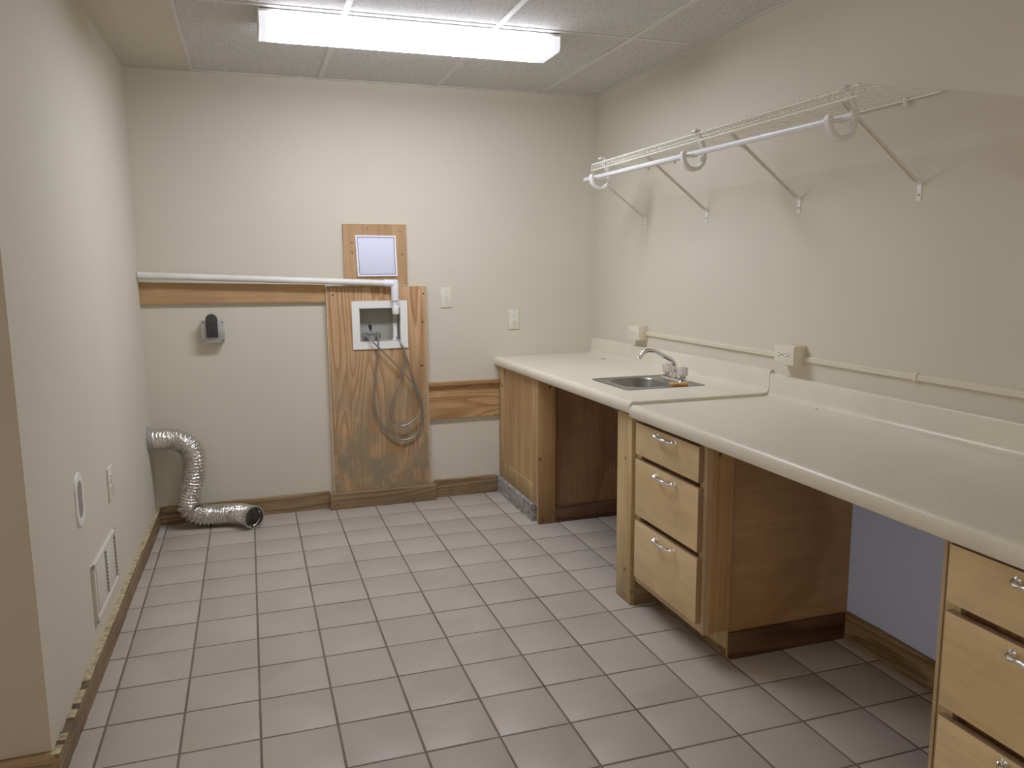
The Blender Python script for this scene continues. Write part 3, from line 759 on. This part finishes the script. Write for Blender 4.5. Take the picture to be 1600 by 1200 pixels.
# ------------------------------------------------------------------ end cabinet (left end of the counter)
CT = .757
r = thing('end_cabinet', 'pine and plywood end cabinet below the far end of the counter', 'cabinet', (1.84, 1.83, 0)); org = r.location
fx = 1.826
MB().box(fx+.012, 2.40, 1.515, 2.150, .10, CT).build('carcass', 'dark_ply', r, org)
MB().box(fx+.004, fx+.012, 1.50, 2.15, .09, CT).build('front_panel', 'cab_ply', r, org)
MB().box(fx-.006, fx+.004, 2.058, 2.150, .092, CT, bev=.001).build('stile', 'end_pine', r, org)
MB().box(fx-.006, fx+.004, 1.509, 1.568, .092, CT, bev=.001).build('stile', 'cab_ply', r, org)
MB().box(fx-.006, fx+.004, 1.568, 2.058, .092, .192, bev=.001).build('bottom_rail', 'end_pine', r, org)
MB().box(fx-.007, fx+.012, 1.500, 1.508, .0, CT).build('edge_strip', 'ply_edge', r, org)
MB().box(fx-.004, 1.915, 1.488, 1.4995, .0, CT, bev=.001).build('side_stile', 'cab_pine_x', r, org)
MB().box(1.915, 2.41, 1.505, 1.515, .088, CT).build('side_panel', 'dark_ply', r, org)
MB().box(1.915, 2.41, 1.491, 1.505, 0, .088, bev=.001).build('skirting', 'trim_dark', r, org)
def kickcut(u, h, t, r_): return h-r_.uniform(0,.004), t+r_.uniform(-.003,.001)
mb = ragged_board((fx+.005, 2.150), (fx+.005, 1.545), .028, .097, 40, .001, 9, kickcut)
mb.build('kickboard', 'kick', r, org)

# ------------------------------------------------------------------ drawer cabinets
def handle_mb():
    """cabinet pull: local x = out of the face (negative), y along; 0.128 m long"""
    mb = MB(); L_ = .060; out = []
    pts = [(-.004,-L_,0), (-.014,-L_,0), (-.021,-L_*.85,0), (-.022,-L_*.45,0), (-.027,0,-.001), (-.022,L_*.45,0), (-.021,L_*.85,0), (-.014,L_,0), (-.004,L_,0)]
    P = spline(pts, 6); n = len(P); rad = []
    for i in range(n):
        u = abs(i/(n-1)-.5)*2
        rad.append(.0046+.0034*math.exp(-((u-.0)/.22)**2)+.0036*math.exp(-((u-.45)/.05)**2)+.0026*math.exp(-((u-.8)/.08)**2))
    mb.tube(P, rad, 12)
    for y in (-L_, L_): mb.lathe([(.0095,0),(.0095,-.002),(.0055,-.005)], (0,y,0), 'x', 12)
    return mb
HM = handle_mb().build('handle', 'pull'); HME = HM.data; bpy.data.objects.remove(HM)
def drawer(root, org, y0, y1, z0, z1, hy, hz, side=True):
    m_ = MB(); x0, x1 = 1.820, 1.8385
    pr = [(y0, z0), (y1, z0), (y1, z1), (y0, z1)]
    t = bmesh.new(); bmesh.ops.create_cube(t, size=1)
    for v in t.verts: v.co = Vector(((x0+x1)/2+v.co.x*(x1-x0), (y0+y1)/2+v.co.y*(y1-y0), (z0+z1)/2+v.co.z*(z1-z0)))
    fe = [e for e in t.edges if all(v.co.x < x0+1e-5 for v in e.verts)]
    bmesh.ops.bevel(t, geom=fe, offset=.0035, segments=2, affect='EDGES', profile=.6)
    m_.merge(t)
    d = m_.build('drawer', ['birch', 'drawer_edge'], root, org)
    for p in d.data.polygons:
        if abs(p.normal.y) > .9 or abs(p.normal.z) > .9: p.material_index = 1
    h = bpy.data.objects.new('handle', HME); C.objects.link(h); h.parent = d
    h.location = (1.820-org.x, hy-org.y, hz-org.z)
    return d
# middle cabinet
r = thing('drawer_cabinet', 'three-drawer birch base cabinet in the middle of the counter', 'cabinet', (1.84, .2, 0)); org = r.location
MB().box(1.858, 2.42, -.026, .568, .10, CT).build('carcass', 'dark_ply', r, org)
mb = MB(); F0, F1 = 1.840, 1.858
mb.box(F0, F1, -.030, .001, .10, CT); mb.box(F0, F1, .412, .462, .10, CT)
for z0, z1 in ((.10,.139),): mb.box(F0, F1, .001, .412, z0, z1)
mb.build('face_frame', 'frame', r, org)
drawer(r, org, -.016, .425, .618, .738, .193, .720)
drawer(r, org, -.018, .425, .382, .599, .190, .5745)
drawer(r, org, -.020, .425, .134, .361, .187, .338)
MB().box(1.8195, 1.84, .455, .577, .0, CT, bev=.001).build('corner_post', 'cab_pine', r, org)
MB().box(1.84, 2.42, .570, .577, .0, CT).build('left_side_panel', 'dark_ply', r, org)
MB().box(1.840, 1.938, .448, .462, 0, .098).build('toe_block', 'base_wood', r, org)
MB().box(1.938, 1.952, -.026, .448, .0, .099).build('toe_kick', 'base_wood_y', r, org)
MB().box(1.8385, 1.8600, -.038, -.0305, .098, CT).build('edge_strip', 'frame', r, org)
MB().prism([(1.860,.103), (1.938,.103), (1.938,CT), (1.860,CT)], 'y', -.0415, -.0305).build('side_stile', 'cab_pine_x', r, org)
MB().prism([(1.846,.1025), (1.9375,.1025), (1.9375,.030)], 'y', -.036, -.0265).build('toe_corner', 'frame', r, org)
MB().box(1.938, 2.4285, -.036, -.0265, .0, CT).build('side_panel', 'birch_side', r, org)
MB().box(1.940, 2.412, -.050, -.0365, .0, .094, bev=.001).build('skirting', 'trim_dark', r, org)
# right cabinet
r = thing('drawer_cabinet', 'three-drawer birch base cabinet cut off by the right edge', 'cabinet', (1.84, -1.2, 0)); org = r.location
MB().box(1.858, 2.42, -1.46, -.962, .10, CT).build('carcass', 'dark_ply', r, org)
mb = MB()
mb.box(F0, F1, -1.470, -1.410, .10, CT); mb.box(F0, F1, -1.005, -.966, .10, CT)
for z0, z1 in ((.10,.139),): mb.box(F0, F1, -1.410, -1.005, z0, z1)
mb.build('face_frame', 'frame', r, org)
MB().box(1.838, 1.858, -.964, -.955, 0, CT).build('edge_strip', 'frame', r, org)
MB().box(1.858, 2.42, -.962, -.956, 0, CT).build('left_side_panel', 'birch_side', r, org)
drawer(r, org, -1.425, -.984, .618, .744, -1.200, .7225)
drawer(r, org, -1.425, -.985, .386, .598, -1.203, .578)
drawer(r, org, -1.425, -.986, .134, .364, -1.206, .350)
MB().box(1.930, 1.945, -1.46, -.962, 0, .099).build('toe_kick', 'base_wood_y', r, org)
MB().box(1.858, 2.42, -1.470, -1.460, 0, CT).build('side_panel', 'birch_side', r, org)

# ------------------------------------------------------------------ wire shelf, braces, rod, hooks
SX0, SX1, SYA, SYB, SZ = 2.125, XR-.004, -.297, 1.528, 1.8225
r = thing('wire_shelf', 'long white wire shelf with a lipped front high on the right wall', 'shelf', (XR, .6, SZ)); org = r.location
wr = .0017
mb = MB(); n = int(round((SYB-SYA)/.0254))
for i in range(n+1):
    y = SYA+(SYB-SYA)*i/n
    mb.tube([(SX1, y, SZ), (SX0+.004, y, SZ), (SX0, y, SZ-.003), (SX0, y, SZ-.034)], wr, 6)
mb.build('cross_wires', 'wire', r, org)
for x, z in ((SX0+.002, SZ-.0045), (SX0-.002, SZ-.034), (SX0+.062, SZ-.0045), (SX1-.006, SZ-.0050)):
    MB().tube([(x, SYA-.004, z), (x, SYB+.004, z)], .0030, 8).build('long_wire', 'wire', r, org)
for y in (-.17, .12, .70, 1.24, 1.50):
    MB().box(XR-.016, XR, y-.006, y+.006, SZ-.022, SZ+.004, bev=.002).build('wall_clip', 'hook', r, org)
first = None
BY = [1.526, .949, .3215, -.238]
labs = ['white diagonal shelf brace nearest the back corner', 'second diagonal shelf brace from the back corner, left of the middle hook plate',
        'third diagonal shelf brace from the back corner', 'diagonal shelf brace at the right end of the wire shelf']
labs[1] = 'second white diagonal shelf brace from the back corner'
for y, lab in zip(BY, labs):
    if first is None:
        r = thing('shelf_brace', lab, 'brace', (XR, y, 1.535), 0, 'diagonal braces under the wire shelf'); first = r
        # local: wall at x=0
        a = Vector((-.012,0,.030)); b = Vector((SX0-XR+.004,0,SZ-.040-1.535)); d = (b-a).normalized(); nn = Vector((-d.z,0,d.x))
        mb = MB(); rings = []
        for p in (a, b):
            rings.append([p+nn*u+Vector((0,v,0)) for u, v in ((-.003,-.0065),(.004,-.0065),(.004,-.0045),(-.001,-.0045),(-.001,.0045),(.004,.0045),(.004,.0065),(-.003,.0065))])
        mb.rings(rings); mb.build('strut', 'brace', r)
        mb = MB(); mb.box(-.003, 0, -.0085, .0085, -.026, .030, bev=.001); mb.prism([(-.003,.022),(-.003,.030),(-.014,.036),(-.014,.026)], 'y', -.0065, .0065)
        mb.build('foot', 'white_plastic', r)
        MB().lathe([(.0035,-.0048),(.0035,-.002)], (0,0,-.008), 'x', 10).build('screw', 'taupe', r)
    else: dup(first, (XR, y, 1.535), 0, lab)
RXC = 2.122; RA, RB = (RXC, 1.588, 1.752), (RXC, -.286, 1.738)
r = thing('hanging_rod', 'white closet rod carried below the front of the wire shelf', 'rod', (RXC, .65, 1.745)); org = r.location
MB().tube([RA, RB], .0108, 20).build('tube', 'rod', r, org)
for p, s in ((RA, 1), (RB, -1)):
    MB().lathe([(.0118,0),(.0118,.010*s),(.009,.013*s)], p, 'y', 20).build('end_plug', 'hook', r, org)
first = None
for y, lab in ((1.415, 'white rod hook at the back-corner end of the rod'), (.560, 'white rod hook near the middle of the rod'), (-.245, 'white rod hook at the right end of the rod')):
    if first is None:
        r = thing('rod_hook', lab, 'hook', (RXC, y, 1.745), 0, 'hooks carrying the closet rod'); first = r
        pts = [(-.046,.004), (-.049,-.008), (-.044,-.030), (-.028,-.051), (-.004,-.059), (.020,-.053), (.036,-.035), (.042,-.010), (.040,.020), (.028,.048), (.018,.074), (.012,.084), (-.002,.086), (-.008,.078)]
        P = [Vector((p[0], 0, p[1])) for p in pts]; P = spline(P, 5); rings = []
        for i, p in enumerate(P):
            d = (P[min(i+1,len(P)-1)]-P[max(i-1,0)]).normalized(); nn = Vector((-d.z,0,d.x)); u = i/(len(P)-1)
            th = .0085 if u < .65 else .0085-.006*(u-.65)/.35; w = .0125
            rings.append([p+nn*a+Vector((0,b,0)) for a, b in ((-th,-w*.7),(-th*.6,-w),(th*.6,-w),(th,-w*.7),(th,w*.7),(th*.6,w),(-th*.6,w),(-th,w*.7))])
        MB().rings(rings).build('hook_arm', 'hook', r)
        # cradle the rod lies in
        pts = []
        for k in range(9): a = PI+PI*k/8; pts.append((.0150*math.cos(a), .0150*math.sin(a)))
        for k in range(8,-1,-1): a = PI+PI*k/8; pts.append((.0112*math.cos(a), .0112*math.sin(a)))
        MB().prism(pts, 'y', -.011, .011).build('cradle', 'hook', r)
        MB().box(-.046, -.012, -.004, .004, -.014, -.004).build('cradle_web', 'hook', r)
    else: dup(first, (RXC, y, 1.745), 0, lab)
for o in bpy.data.objects:      # the rod slopes slightly; keep each hook on it
    if o.name.startswith('rod_hook'):
        o.location.z = RB[2]+(RA[2]-RB[2])*(o.location.y-RB[1])/(RA[1]-RB[1])

# ------------------------------------------------------------------ light, world, camera
w = bpy.data.worlds.new('World'); bpy.context.scene.world = w; w.use_nodes = True
w.node_tree.nodes['Background'].inputs[0].default_value = (.60,.52,.43,1)
cd = bpy.data.cameras.new('camera'); co = bpy.data.objects.new('camera', cd); C.objects.link(co)
cd.sensor_width = 36; cd.lens = 1232.0/1600*36; cd.clip_start = .02
co.location = CAM; co.rotation_euler = (RX, RY, RZ)
sc = bpy.context.scene; sc.camera = co
sc.view_settings.view_transform = 'Standard'; sc.view_settings.look = 'None'; sc.view_settings.exposure = -.03; sc.view_settings.gamma = 1.2
